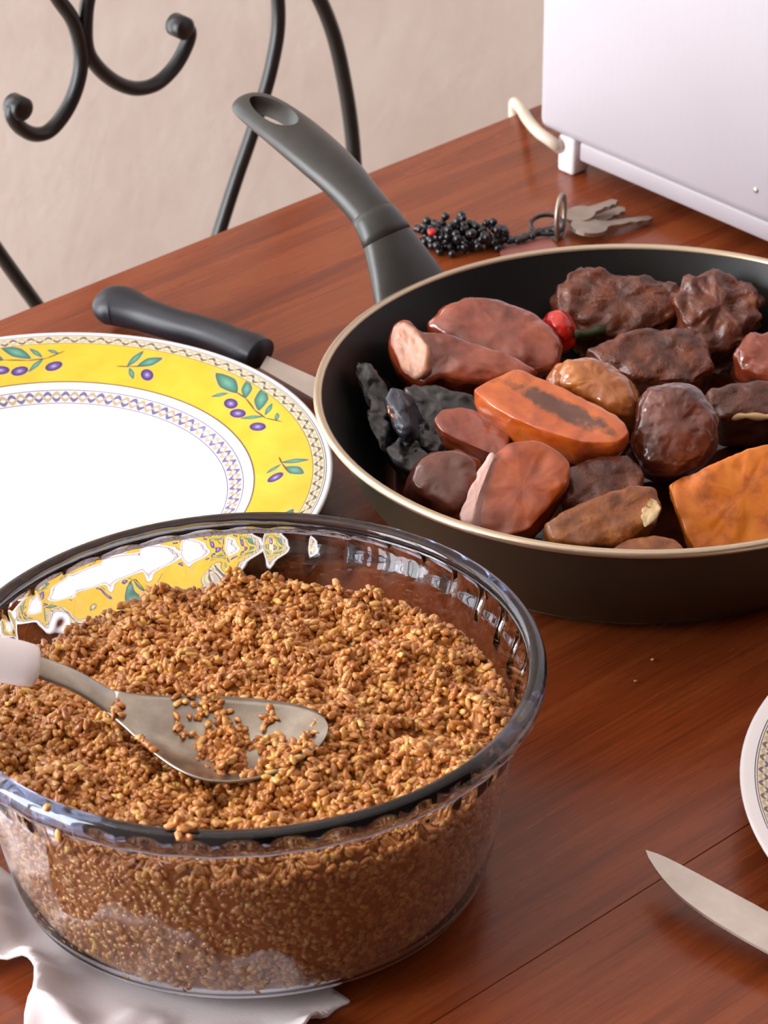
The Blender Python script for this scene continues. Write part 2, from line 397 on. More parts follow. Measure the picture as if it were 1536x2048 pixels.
ob += [V((1.1325, CHY, -.12)), V((1.136, CHY, -.22)), V((1.138, CHY, -.31)), V((1.14, CHY - .01, -.55)), V((1.143, CHY - .02, FZ + .003))]
obm = [V((2 * AX - p.x, p.y, p.z)) for p in ob]
cp(tube_obj('back_post', catmull(ob, 8), BR * 1.1, IRON, seg=14))
cp(tube_obj('back_post', catmull(obm, 8), BR * 1.1, IRON, seg=14))
arch = catmull([top, V((AX + .08, CHY, top.z + .05)), V((AX, CHY, top.z + .065)), V((AX - .08, CHY, top.z + .05)), V((2 * AX - top.x, CHY, top.z))], 10)
cp(tube_obj('top_rail', arch, BR * 1.1, IRON, seg=14))
SEATZ = -.30
# the seat lies on the wall side of this backrest's foot
bm = bmesh.new(); add_tube(bm, [V((AX, CHY + .11, SEATZ - .025)), V((AX, CHY + .11, SEATZ - .02)), V((AX, CHY + .11, SEATZ - .004)), V((AX, CHY + .11, SEATZ))], 1, 40, True,
                           (V((1, 0, 0)), [(.17, .095), (.185, .105), (.185, .105), (.175, .098)])); cp(bm_obj('seat', bm, CREAM))
for s in (-1, 1):
    cp(tube_obj('leg', [V((AX + s * .17, CHY + .2, SEATZ - .02)), V((AX + s * .185, CHY + .22, FZ + .003))], BR * 1.3, IRON))
cp(tube_obj('seat_rail', [V((AX - .193, CHY, SEATZ - .012)), V((AX + .193, CHY, SEATZ - .012))], BR, IRON))

# ------------------------------------------------------------------ white appliance on the table corner
BX = 1.1115
app = empty('appliance', (BX + .22, -.3, 0)); tag(app, 'large white box-shaped appliance with finely ribbed side on the table corner', 'appliance')
def ap(o): o.parent = app; o.matrix_parent_inverse = Matrix.Translation(-app.location); return o
bm = bmesh.new(); add_box(bm, (BX, -.52, .0215), (BX + .42, -.0555, .36), .007, 4); ap(bm_obj('housing', bm, PANW))
bm = bmesh.new(); add_box(bm, (BX + .0012, -.518, .012), (BX + .418, -.0885, .0235), .0015, 2); ap(bm_obj('base_tray', bm, PANW))
for x in (BX + .003, BX + .39):
    for y in (-.083, -.50):
        bm = bmesh.new(); add_box(bm, (x - .001, y, 0), (x + .0125, y + .0125, .0225), .002, 2); ap(bm_obj('foot', bm, WHITEP))
c = atp(1512, 380, (BX, 0, 0), V((1, 0, 0)))
bm = bmesh.new(); add_tube(bm, [c + V((.001, 0, 0)), c + V((-.0006, 0, 0)), c + V((-.001, 0, 0))], [.0016, .0016, .0008], 12); ap(bm_obj('screw', bm, STEEL))
# power cord: leaves the back of the box and drops over the table edge
def atx(x, y, X): return atp(x, y, (X, 0, 0), V((1, 0, 0)))
cord = catmull([V((BX + .006, -.0700, .0115)), atx(1112, 290, BX - .0015), atx(1097, 279, BX - .0042), atx(1080, 267, BX - .0042), atx(1066, 253, 1.1135), atx(1053, 236, 1.131), atx(1042, 217, 1.1495), V((1.1565, .0070, .0035)), V((1.160, .0112, -.004)), V((1.162, .0120, -.02)), V((1.166, .014, -.08)), V((1.18, .03, -.2)), V((1.2, .05, -.45)), V((1.22, .08, FZ + .004)), V((1.26, .2, FZ + .004))], 8)
tag(tube_obj('power_cord', cord, .0034, CREAM, seg=12), 'thick cream cord curving over the table edge behind the white appliance', 'cord')

# ------------------------------------------------------------------ plates
def make_plate(name, loc, rot, label, seam, rk=1.0):
    prof = smooth_prof([(0, .0062), (.05, .0062), (.074, .0064), (.0835, .0085), (.0925, .0122), (.0985, .0142), (.115, .0184), (.128, .0212), (.1325, .0219)], 5)
    prof += [(.1336, .0218), (.1341, .0211), (.1336, .0203)]
    prof += smooth_prof([(.1325, .0196), (.115, .0150), (.0985, .0108), (.088, .0062), (.083, .0022), (.0815, .0002), (.079, 0), (.0775, .0008), (.0765, .0022), (.04, .0022), (0, .0022)], 4)
    o = lathe(name, prof, plate_mat(name + '_print', seam, rk), seg=160); o.location = loc; o.rotation_euler = (0, 0, rot)
    tag(o, label, 'plate'); return o
make_plate('dinner_plate', (.679, -.167, 0), 0, 'empty white dinner plate with yellow olive-sprig border beside the pan', math.radians(-5))
make_plate('dinner_plate', (.829, -.6415, 0), 0, 'second yellow-patterned plate with wide white edge beside the silver table knife', math.radians(40), 1.022)

# ------------------------------------------------------------------ frying pan
PC = V((.8865, -.3455, .0024)); TILT = -.020
pan = empty('frying_pan', PC); pan.rotation_euler = (TILT, 0, 0)
tag(pan, 'large black non-stick frying pan with charcoal handle, full of stew', 'pan')
RZ = .0565
outer = smooth_prof([(0, 0), (.06, 0), (.108, 0), (.1135, .0012), (.119, .006), (.129, .022), (.138, .040), (.1440, .052), (.1462, RZ - .0016)], 6)
lathe('pan_body', outer + [(.1440, RZ - .0018)], PANOUT, pan, 128)
inner = smooth_prof([(.1434, RZ - .0004), (.1405, .0505), (.135, .040), (.126, .0245), (.117, .0105), (.109, .0052), (.100, .0040), (.05, .0040), (0, .0040)], 6)
lathe('nonstick_lining', inner, COAT, pan, 128)
rimp = [(.1434, RZ - .0006), (.1436, RZ + .0004), (.1446, RZ + .0012), (.1462, RZ + .0012), (.1473, RZ + .0004), (.1475, RZ - .0010), (.1468, RZ - .0022), (.1455, RZ - .0024), (.1440, RZ - .0018)]
lathe('rim', rimp, RIMALU, pan, 128, closed=True)
# handle in the vertical plane along +Y (local)
hp = [(.1485, .0430), (.1530, .0515), (.1615, .0640), (.1740, .0790), (.1880, .0880), (.2010, .0950), (.2150, .1004), (.2290, .1050), (.2430, .1089), (.2555, .1118), (.2655, .1135), (.2725, .1140), (.2765, .1138)]
hw = [(.0235, .0080), (.0225, .0085), (.0180, .0088), (.0128, .0085), (.0120, .0082), (.0133, .0080), (.0143, .0078), (.0147, .0075), (.0146, .0070), (.0140, .0064), (.0128, .0056), (.0100, .0046), (.0040, .0020)]
path = catmull([V((.001, y, z)) for y, z in hp], 5)
ww = catmull([V((a, b, 0)) for a, b in hw], 5)
bm = bmesh.new(); add_tube(bm, path, 1, 28, True, (V((1, 0, 0)), [(q.x, q.y) for q in ww]))
hnd = bm_obj('handle', bm, HANDLE, pan)
# hanging slot
bm = bmesh.new()
cs = [V((0, .2400, .1082)), V((0, .2640, .1132))]
ang = math.atan2(cs[1].z - cs[0].z, cs[1].y - cs[0].y); tn = (cs[1] - cs[0]).normalized(); nn = V((0, -math.sin(ang), math.cos(ang)))
ring = []
for k in range(28):
    a = 2 * math.pi * k / 28; e = math.cos(a); f = math.sin(a)
    wdt = .0080 - .0012 * e
    ring.append((cs[0] + cs[1]) / 2 + tn * (.0165 * e) + V((1, 0, 0)) * (wdt * f))
lo_r = [bm.verts.new(p - nn * .03) for p in ring]; hi_r = [bm.verts.new(p + nn * .03) for p in ring]
for k in range(28): bm.faces.new((lo_r[k], lo_r[(k + 1) % 28], hi_r[(k + 1) % 28], hi_r[k]))
bm.faces.new(lo_r[::-1]); bm.faces.new(hi_r)
cut = bm_obj('slot_cutter', bm, None)
cut.parent = pan
md = hnd.modifiers.new('slot', 'BOOLEAN'); md.operation = 'DIFFERENCE'; md.object = cut; md.solver = 'EXACT'
bpy.context.view_layer.update()
dg = bpy.context.evaluated_depsgraph_get()
me2 = bpy.data.meshes.new_from_object(hnd.evaluated_get(dg)); hnd.modifiers.clear(); hnd.data = me2
bpy.data.objects.remove(cut, do_unlink=True)
me2.polygons.foreach_set('use_smooth', [True] * len(me2.polygons))
md = hnd.modifiers.new('es', 'EDGE_SPLIT'); md.split_angle = math.radians(50)
# grip collar: slight step where the grip meets the ferrule
i0 = 15
bm = bmesh.new(); add_tube(bm, path[13:18], 1, 28, True, (V((1, 0, 0)), [(q.x * k, q.y * k) for q, k in zip(ww[13:18], (1.0, 1.035, 1.05, 1.04, 1.0))]))
bm_obj('grip_collar', bm, HANDLE, pan)

# ------------------------------------------------------------------ stew: sauce and pieces
def pmat(): return Matrix.Translation(PC) @ Matrix.Rotation(TILT, 4, 'X')
SAUCE = noisy('dark_gravy', [(.3, (34, 12, 5)), (.7, (62, 24, 10))], 60, .16, bmp=.2, bdist=.001, bscale=120)
o = lathe('gravy', [(0, .0110), (.06, .0110), (.11, .0108), (.1155, .0110)] + [(.1150, .0085), (.1095, .0058), (.06, .0045), (0, .0045)], SAUCE, seg=96)
o.matrix_world = pmat(); tag(o, 'thin dark brown gravy covering the bottom of the pan', 'gravy', kind='stuff')

ORANGE = noisy('stewed_pumpkin', [(.25, (104, 38, 10)), (.45, (158, 66, 18)), (.62, (176, 82, 24)), (.8, (80, 30, 12))], 55, .28, bmp=.25, bdist=.0012, bscale=140, coat=.9, sss=.2)
AMBER = noisy('stewed_squash', [(.28, (120, 50, 10)), (.45, (202, 106, 18)), (.62, (214, 124, 26)), (.78, (112, 46, 14))], 44, .34, bmp=.3, bdist=.0012, bscale=110, coat=.3, sss=.2)
ROSY = noisy('stewed_sweet_potato', [(.25, (84, 26, 11)), (.5, (136, 56, 28)), (.75, (166, 88, 56))], 60, .24, bmp=.35, bdist=.0014, bscale=110, coat=1.0, sss=.15)
TAN = noisy('stewed_onion', [(.25, (136, 66, 24)), (.55, (178, 108, 50)), (.8, (200, 138, 80))], 40, .22, bmp=.12, bdist=.001, bscale=90, coat=.7, sss=.2)
PURPLE = noisy('stewed_turnip', [(.25, (58, 22, 12)), (.5, (98, 44, 26)), (.75, (126, 70, 50))], 50, .3, bmp=.4, bdist=.0014, bscale=150, coat=.9)
MEAT = noisy('browned_meat', [(.25, (48, 19, 7)), (.5, (92, 40, 16)), (.72, (124, 60, 26)), (.85, (152, 90, 46))], 75, .4, bmp=.9, bdist=.002, bscale=180, coat=.35)
GOLDMEAT = noisy('golden_chicken', [(.25, (78, 32, 8)), (.5, (138, 74, 24)), (.75, (186, 120, 56))], 70, .36, bmp=.6, bdist=.0016, bscale=150, coat=.4)
PALE = noisy('pale_cut_face', [(.3, (176, 120, 94)), (.7, (204, 152, 126))], 60, .4, bmp=.3, bdist=.0008, bscale=200)
PINKCUT = noisy('pink_cut_side', [(.3, (196, 150, 138)), (.7, (216, 176, 166))], 60, .4, bmp=.3, bdist=.0008, bscale=200)
BONE = noisy('pale_bone', [(.3, (196, 160, 108)), (.7, (224, 196, 150))], 80, .5, bmp=.3, bdist=.0008)
BLACKV = noisy('black_aubergine_skin', [(.3, (9, 9, 12)), (.66, (18, 18, 24)), (.86, (34, 30, 32))], 40, .42, bmp=.6, bdist=.0012, bscale=160, coat=.6)
SHEENBLK = noisy('black_skin_painted_sheen', [(.3, (20, 20, 25)), (.55, (44, 46, 58)), (.75, (70, 72, 88))], 45, .4, bmp=.6, bdist=.0012, bscale=160, coat=.3)  # bluish highlight on black skin, put into the base colour
STREAK = noisy('dark_streak', [(.3, (70, 28, 12)), (.7, (104, 48, 24))], 60, .25, bmp=.4, bdist=.001, bscale=120, coat=.9)
RED = new_mat('red_pepper_skin', (186, 22, 8), .2, coat=.7)
GREEN = new_mat('green_stalk', (52, 62, 22), .4)

def chunk(name, label, cat, outline, z, mat, thick=.02, k=.35, side=0.0, flat=.93, bulge=.10, rough=.0016, nscale=75, group=None, sub=2, taper=.82, parent=None, crisp=.09, grow=1.03):
    """a solid lump: outline (seen from here) laid on an inclined plane at height z, given real thickness below it"""
    n = len(outline)
    cx = sum(p[0] for p in outline) / n; cy = sum(p[1] for p in outline) / n
    c = atz(cx, cy, z)
    hor = V((-CF.x, -CF.y, 0)).normalized(); rgt = V((CR.x, CR.y, 0)).normalized()
    nrm = (V((0, 0, 1)) * (1 - k) + hor * k + rgt * side).normalized()
    if crisp:
        oo = []
        for i, p in enumerate(outline):
            a_, b_ = outline[i - 1], outline[(i + 1) % n]
            for q_ in (a_, b_): oo.append((p[0] + (q_[0] - p[0]) * crisp, p[1] + (q_[1] - p[1]) * crisp))
        outline = oo; n = len(oo)
    outline = [(cx + (x - cx) * grow, cy + (y - cy) * grow) for x, y in outline]
    P = [atp(x, y, c, nrm) for x, y in outline]
    bm = bmesh.new()
    def ringf(s, d): return [bm.verts.new(c + (p - c) * s - nrm * d) for p in P]
    rings = [ringf(flat * .5, -bulge * thick), ringf(flat * .85, -bulge * thick * .8), ringf(flat, -bulge * thick * .4), ringf(.35 + flat * .65, thick * .01), ringf(1.0, thick * .07), ringf(1.0 - (1 - taper) * .35, thick * .6), ringf(taper, thick), ringf(taper * .5, thick * 1.04)]
    for a, b in zip(rings[:-1], rings[1:]):
        for i in range(n): bm.faces.new((a[i], a[(i + 1) % n], b[(i + 1) % n], b[i]))
    bm.faces.new(rings[0]); bm.faces.new(rings[-1][::-1])
    bmesh.ops.recalc_face_normals(bm, faces=bm.faces[:])
    me = bpy.data.meshes.new(name); bm.to_mesh(me); bm.free()
    o = bpy.data.objects.new(name, me); COL.objects.link(o); me.materials.append(mat)
    md = o.modifiers.new('s', 'SUBSURF'); md.levels = max(sub, 2); md.render_levels = md.levels
    bpy.context.view_layer.update()
    me2 = bpy.data.meshes.new_from_object(o.evaluated_get(bpy.context.evaluated_depsgraph_get())); o.modifiers.clear(); o.data = me2
    off = V((random.uniform(-9, 9), random.uniform(-9, 9), random.uniform(-9, 9)))
    if rough:
        nr = [v.normal.copy() for v in me2.vertices]
        for v, q in zip(me2.vertices, nr):
            d = noise.fractal(v.co * nscale + off, .9, 2.1, 4)
            v.co += q * (d * rough)
    # keep it on the pan floor and inside the pan wall
    Mi = pmat().inverted(); Mp = pmat()
    for v in me2.vertices:
        q = Mi @ v.co
        zz = max(q.z, .0062); rmax = .1025 + .031 * min(max((zz - .005) / .045, 0), 1.0)
        rr = math.hypot(q.x, q.y)
        if rr > rmax: q.x *= rmax / rr; q.y *= rmax / rr
        q.z = zz; v.co = Mp @ q
    me2.polygons.foreach_set('use_smooth', [True] * len(me2.polygons))
    if parent: o.parent = parent
    else: place(o, c - nrm * (thick * .5)); tag(o, label, cat, group)
    return o

chunk('stewed_meat', 'dark browned meat chunk behind the red pepper', 'meat', [(1108, 600), (1130, 548), (1165, 533), (1250, 545), (1330, 560), (1362, 575), (1370, 610), (1330, 650), (1260, 672), (1190, 676), (1130, 645)], .046, MEAT, .034, .45, rough=.0035, nscale=110)
chunk('stewed_meat', 'knobbliest dark meat lump, beside the meat chunk behind the red pepper', 'meat', [(1348, 590), (1375, 556), (1430, 545), (1490, 558), (1524, 590), (1522, 640), (1490, 684), (1420, 704), (1370, 675)], .047, MEAT, .036, .45, rough=.0042, nscale=120)
chunk('stewed_meat', 'brown meat slice between the tan onion half and the knobbly meat lump', 'meat', [(1165, 702), (1230, 672), (1310, 655), (1370, 652), (1415, 690), (1425, 735), (1390, 765), (1300, 768), (1230, 745)], .044, MEAT, .03, .35, rough=.0025, nscale=110)
chunk('stewed_meat', 'glossy reddish meat piece at the edge of the heap beside the knobbly lump', 'meat', [(1465, 705), (1500, 668), (1560, 655), (1610, 690), (1605, 745), (1540, 765), (1480, 745)], .046, ROSY, .032, .4, rough=.002, nscale=100)
q = chunk('meat_on_bone', 'flat brown meat strip with pale bone beside the round turnip piece', 'meat', [(1415, 785), (1470, 765), (1560, 760), (1630, 775), (1630, 815), (1540, 838), (1440, 838), (1420, 815)], .042, MEAT, .026, .3, rough=.0018, nscale=120)
bn = tube_obj('bone', catmull([atz(1450, 836, .0365), atz(1490, 832, .0390), atz(1530, 834, .0385), atz(1570, 828, .0395), atz(1620, 824, .0380)], 6), [.0010 + .0009 * abs(math.sin(i * .5)) for i in range(25)], BONE); bn.parent = q; bn.matrix_parent_inverse = Matrix.Translation(-q.location)
chunk('stewed_root', 'long rosy glazed root chunk lying behind the tan-ended piece', 'vegetable', [(850, 645), (890, 608), (930, 586), (1000, 600), (1060, 618), (1100, 645), (1130, 692), (1122, 732), (1060, 750), (960, 745), (900, 700)], .048, ROSY, .034, .4, flat=.9, rough=.0016, nscale=80)
t_ = chunk('stewed_root', 'thick root chunk with pale tan cut end beside the black pieces', 'vegetable', [(776, 690), (783, 650), (805, 638), (840, 662), (900, 668), (960, 690), (1020, 706), (1080, 742), (1040, 766), (940, 766), (880, 758), (845, 772), (798, 748)], .047, ROSY, .034, .45, rough=.0014, nscale=80)
q = chunk('cut_end', None, None, [(783, 690), (790, 656), (808, 645), (834, 662), (856, 695), (852, 740), (830, 760), (800, 738)], .0530, PALE, .008, .55, side=-.35, parent=t_); q.matrix_parent_inverse = Matrix.Translation(-t_.location)
chunk('red_pepper', 'small shiny red pepper tucked beside the rosy root chunk', 'pepper', [(1080, 640), (1092, 624), (1118, 619), (1142, 632), (1155, 658), (1150, 685), (1128, 697), (1104, 680)], .046, RED, .022, .5, bulge=.3, flat=.8)
bm = bmesh.new(); add_tube(bm, catmull([atz(1148, 668, .044), atz(1172, 668, .040), atz(1200, 660, .037), atz(1228, 662, .034)], 5), [.0022] * 8 + [.0028] * 8, 10); tag(bm_obj('pepper_stalk', bm, GREEN), 'thin dark green stalk lying next to the red pepper', 'stalk')
chunk('stewed_onion', 'pale tan shiny onion half behind the orange wedge', 'onion', [(1092, 752), (1112, 722), (1165, 714), (1225, 728), (1272, 768), (1290, 815), (1275, 855), (1225, 862), (1160, 820), (1105, 790)], .054, TAN, .04, .4, bulge=.3, flat=.82, sub=3)
def streaked():
    m = noisy('streaked_pumpkin', [(.25, (132, 52, 16)), (.45, (182, 82, 26)), (.62, (196, 98, 34)), (.8, (110, 44, 16))], 55, .28, bmp=.3, bdist=.0012, bscale=140, coat=1.0, sss=.15)
    old = bsdf(m).inputs['Base Color'].links[0].from_socket
    c_ = atz(1118, 822, .0595); d = atz(1215, 856, .0595) - atz(1020, 792, .0595); a_ = math.atan2(d.y, d.x)
    v = coords(m, rot=(0, 0, -a_)); sx = nd(m, 'ShaderNodeSeparateXYZ'); lk(m, v, sx.inputs[0])
    nn2 = noise_tex(m, coords(m), 170, 4)
    def mt(op, a, b):
        n = nd(m, 'ShaderNodeMath', operation=op)
        for k, x in enumerate((a, b)):
            if isinstance(x, (int, float)): n.inputs[k].default_value = x
            else: lk(m, x, n.inputs[k])
        return n.outputs[0]
    dd = mt('ADD', mt('POWER', mt('DIVIDE', sx.outputs[0], d.length * .5), 2.0), mt('POWER', mt('DIVIDE', sx.outputs[1], .0055), 2.0))
    dd = mt('ADD', dd, mt('MULTIPLY', mt('SUBTRACT', nn2, .5), 2.6))
    mr = nd(m, 'ShaderNodeMapRange'); lk(m, dd, mr.inputs[0]); mr.inputs[1].default_value = .55; mr.inputs[2].default_value = 1.25; mr.inputs[3].default_value = .9; mr.inputs[4].default_value = 0
    mx = nd(m, 'ShaderNodeMix', data_type='RGBA'); lk(m, mr.outputs[0], mx.inputs[0]); lk(m, old, mx.inputs[6]); mx.inputs[7].default_value = s2l((58, 26, 14))
    lk(m, mx.outputs[2], bsdf(m).inputs['Base Color']); return m
chunk('orange_wedge', 'orange pumpkin wedge with a dark streak on top of the heap', 'vegetable', [(940, 778), (1036, 736), (1145, 784), (1235, 832), (1258, 862), (1235, 886), (1160, 884), (1075, 856), (1010, 828)], .0595, streaked(), .020, .22, flat=.97, bulge=.04, rough=.0012)
chunk('stewed_root', 'small slab of red-brown root poking out under the orange wedge', 'vegetable', [(868, 838), (885, 815), (925, 812), (980, 830), (1020, 868), (1012, 905), (985, 910), (930, 886), (882, 862)], .047, ROSY, .018, .35, flat=.96, bulge=.04, rough=.001)
chunk('stewed_turnip', 'round purple-brown turnip piece beside the tan onion half', 'vegetable', [(1278, 800), (1295, 766), (1350, 757), (1405, 775), (1436, 825), (1438, 885), (1412, 930), (1350, 950), (1290, 935), (1262, 875)], .051, PURPLE, .036, .5, bulge=.14, flat=.86, sub=3)
chunk('stewed_turnip', 'rounded purple-brown piece between the black pieces and the pale-sided squash', 'vegetable', [(806, 975), (825, 930), (860, 900), (915, 893), (960, 915), (975, 960), (950, 1015), (915, 1045), (850, 1015), (818, 995)], .040, PURPLE, .03, .4, bulge=.2, flat=.85, rough=.0014)
chunk('stewed_meat', 'brown meat piece between two thick orange pieces, under the wedge', 'meat', [(1120, 945), (1170, 915), (1240, 905), (1285, 930), (1290, 975), (1240, 1005), (1170, 1018), (1125, 1005)], .041, MEAT, .028, .35, rough=.002, nscale=100)
g_ = chunk('squash_piece', 'thick orange-brown squash piece with one pale cut side', 'vegetable', [(985, 905), (1030, 888), (1085, 885), (1142, 925), (1135, 965), (1105, 1005), (1060, 1060), (1010, 1074), (940, 1052), (955, 985)], .047, ORANGE, .033, .42, flat=.97, bulge=.05, rough=.0014)
q = chunk('cut_side', None, None, [(918, 1030), (940, 975), (962, 930), (984, 903), (992, 912), (972, 965), (955, 1010), (945, 1052), (928, 1050)], .0475, PINKCUT, .014, .3, side=-.35, parent=g_); q.matrix_parent_inverse = Matrix.Translation(-g_.location)
k_ = chunk('chicken_piece', 'golden chicken piece with a pale bone end in front of the brown meat', 'chicken', [(1088, 1045), (1130, 1018), (1200, 995), (1262, 968), (1308, 978), (1325, 1012), (1300, 1050), (1262, 1085), (1180, 1098), (1105, 1085)], .044, GOLDMEAT, .028, .4, rough=.0014, nscale=100)
q = chunk('bone_end', None, None, [(1283, 1018), (1300, 990), (1318, 998), (1325, 1015), (1308, 1042), (1290, 1058), (1280, 1040)], .0468, BONE, .006, .45, parent=k_); q.matrix_parent_inverse = Matrix.Translation(-k_.location)
chunk('chicken_piece', 'small low golden chicken strip beside the chicken piece with bone end', 'chicken', [(1215, 1100), (1255, 1078), (1310, 1070), (1352, 1080), (1372, 1100), (1345, 1125), (1270, 1130)], .037, GOLDMEAT, .024, .3, rough=.001)
chunk('squash_piece', 'biggest amber squash slab leaning on the pan wall beside the chicken', 'vegetable', [(1338, 968), (1362, 952), (1400, 942), (1440, 922), (1490, 902), (1545, 885), (1620, 890), (1680, 960), (1660, 1050), (1560, 1110), (1470, 1125), (1392, 1108), (1365, 1040)], .047, AMBER, .03, .5, flat=.97, bulge=.04, rough=.0014)
BLK = 'black wrinkled pieces in the pan'
chunk('black_piece', 'upright black wrinkled piece leaning on the pan wall, edge of the black pile', 'vegetable', [(668, 745), (690, 722), (735, 726), (770, 760), (800, 815), (785, 850), (735, 850), (695, 812)], .040, BLACKV, .026, .45, rough=.0026, nscale=130, group=BLK)
bp = chunk('black_piece', 'black piece with painted bluish-grey sheen and small orange scar', 'vegetable', [(770, 800), (783, 774), (804, 776), (818, 815), (822, 862), (810, 884), (793, 872), (776, 840)], .046, SHEENBLK, .024, .5, side=-.25, rough=.0012, nscale=130, group=BLK)
q = chunk('scar', None, None, [(773, 812), (782, 806), (795, 818), (797, 832), (786, 838), (776, 828)], .0475, TAN, .004, .5, side=-.25, parent=bp); q.matrix_parent_inverse = Matrix.Translation(-bp.location)
chunk('black_piece', 'black piece tucked under the tan cut end of the root chunk', 'vegetable', [(803, 778), (828, 764), (890, 780), (950, 790), (965, 835), (900, 860), (845, 850), (822, 815)], .038, BLACKV, .026, .4, rough=.0018, nscale=130, group=BLK)
chunk('black_piece', 'low dark piece with brown patch at the foot of the pan wall', 'vegetable', [(690, 840), (720, 812), (775, 835), (790, 880), (765, 915), (715, 890)], .031, BLACKV, .022, .4, rough=.002, nscale=130, group=BLK)
chunk('black_piece', 'small black lump in front of the grey-sheened black piece', 'vegetable', [(765, 895), (800, 872), (840, 886), (870, 925), (840, 955), (790, 935)], .028, BLACKV, .02, .4, rough=.0018, nscale=130, group=BLK)
chunk('black_piece', 'black piece wedged between the grey-sheened one and the small root slab', 'vegetable', [(815, 850), (850, 838), (890, 850), (915, 885), (880, 915), (835, 900)], .031, BLACKV, .022, .4, rough=.0018, nscale=130, group=BLK)

# ------------------------------------------------------------------ glass bowl
BC = V((.5775, -.4362, .0036)); BRX, BRY = -.042, .012
def bmat(): return Matrix.Translation(BC) @ Matrix.Rotation(BRX, 4, 'X') @ Matrix.Rotation(BRY, 4, 'Y')
BH = .0932
outp = smooth_prof([(0, .0012), (.05, .0012), (.074, 0), (.0835, .0006), (.0895, .0040), (.0926, .0105), (.0964, .0270), (.1000, .0460), (.1032, .0620), (.1046, .0690), (.1056, .0730), (.1066, .0765), (.1080, .0800)], 6)
outp += [(.1088, .0825), (.1092, .0848), (.1090, .0866), (.1086, .0882), (.1078, .0892), (.1070, .0888)]
inn = smooth_prof([(.1069, .0878), (.1058, .0835), (.1036, .0765), (.1016, .0690), (.0992, .0560), (.0964, .0400), (.0936, .0250), (.0902, .0120), (.0868, .0062), (.080, .0040), (.04, .0038), (0, .0038)], 6)
gp = outp + inn
def flute(i, r, z, th):
    if r < .09: return r, z
    k = min(max((z - .0650) / .0130, 0), 1); k = k * k * (3 - 2 * k)
    c_ = abs(math.sin(20 * th))
    if i >= len(outp) - 3: return r, z
    return r - .0015 * k * (c_ - .3), z
bowl = lathe('glass_bowl', gp, GLASS, seg=480, mod=flute); bowl.matrix_world = bmat()
tag(bowl, 'clear glass bowl with thick fluted rim full of brown rice', 'bowl')
rimg = [(.1070, .0899), (.1080, .0898), (.1092, .0886), (.1097, .0866), (.1098, .0842), (.1112, .0831), (.1128, .0837), (.1138, .0858), (.1139, .0888), (.1132, .0914), (.1118, .0928), (.1100, BH), (.1084, .0928), (.1074, .0918), (.1069, .0908)]
lathe('rim', rimg, RIMTINT, bowl, 480, True, lambda i, r, z, th: (r + (.0006 * (.5 - abs(math.sin(20 * th))) if i in (5, 6, 7) else 0), z))
# inner radius lookup
iz = np.array([z for r, z in inn][::-1]); ir = np.array([r for r, z in inn][::-1])
def rin(z): return float(np.interp(z, iz, ir))

# ------------------------------------------------------------------ rice (stuff): bed + grains, in bowl space
def rice_h(x, y):
    p = V((x, y, 0))
    h = .0655 + .0055 * math.exp(-((x / .075) ** 2 + (y / .075) ** 2)) 
    h += .0050 * noise.noise(p * 38 + V((3, 1, 0))) + .0062 * noise.noise(p * 85 + V((7, 2, 5))) + .0040 * noise.noise(p * 180)
    return h
NR, NT = 40, 128
verts = []; faces = []
zs = [.0050, .0080, .0125, .018, .026, .034, .042, .05, .057]
for z in zs:
    for k in range(NT):
        th = 2 * math.pi * k / NT; r = rin(z) - .0010; verts.append((r * math.cos(th), r * math.sin(th), z))
for j in range(NR):
    f = 1 - j / NR
    for k in range(NT):
        th = 2 * math.pi * k / NT; r = (rin(.062) - .0024) * f
        x, y = r * math.cos(th), r * math.sin(th); verts.append((x, y, rice_h(x, y) - .0012))
nrow = len(zs) + NR
for i in range(nrow - 1):
    for k in range(NT): faces.append((i * NT + k, i * NT + (k + 1) % NT, (i + 1) * NT + (k + 1) % NT, (i + 1) * NT + k))
verts.append((0, 0, rice_h(0, 0) - .0012)); cidx = len(verts) - 1
for k in range(NT): faces.append(((nrow - 1) * NT + k, (nrow - 1) * NT + (k + 1) % NT, cidx))
faces.append(tuple(range(NT))[::-1])
bed = mesh_obj('rice', verts, faces, RICEBED); bed.matrix_world = bmat()
tag(bed, 'heap of sticky brown cooked rice inside the glass bowl', 'rice', kind='stuff')
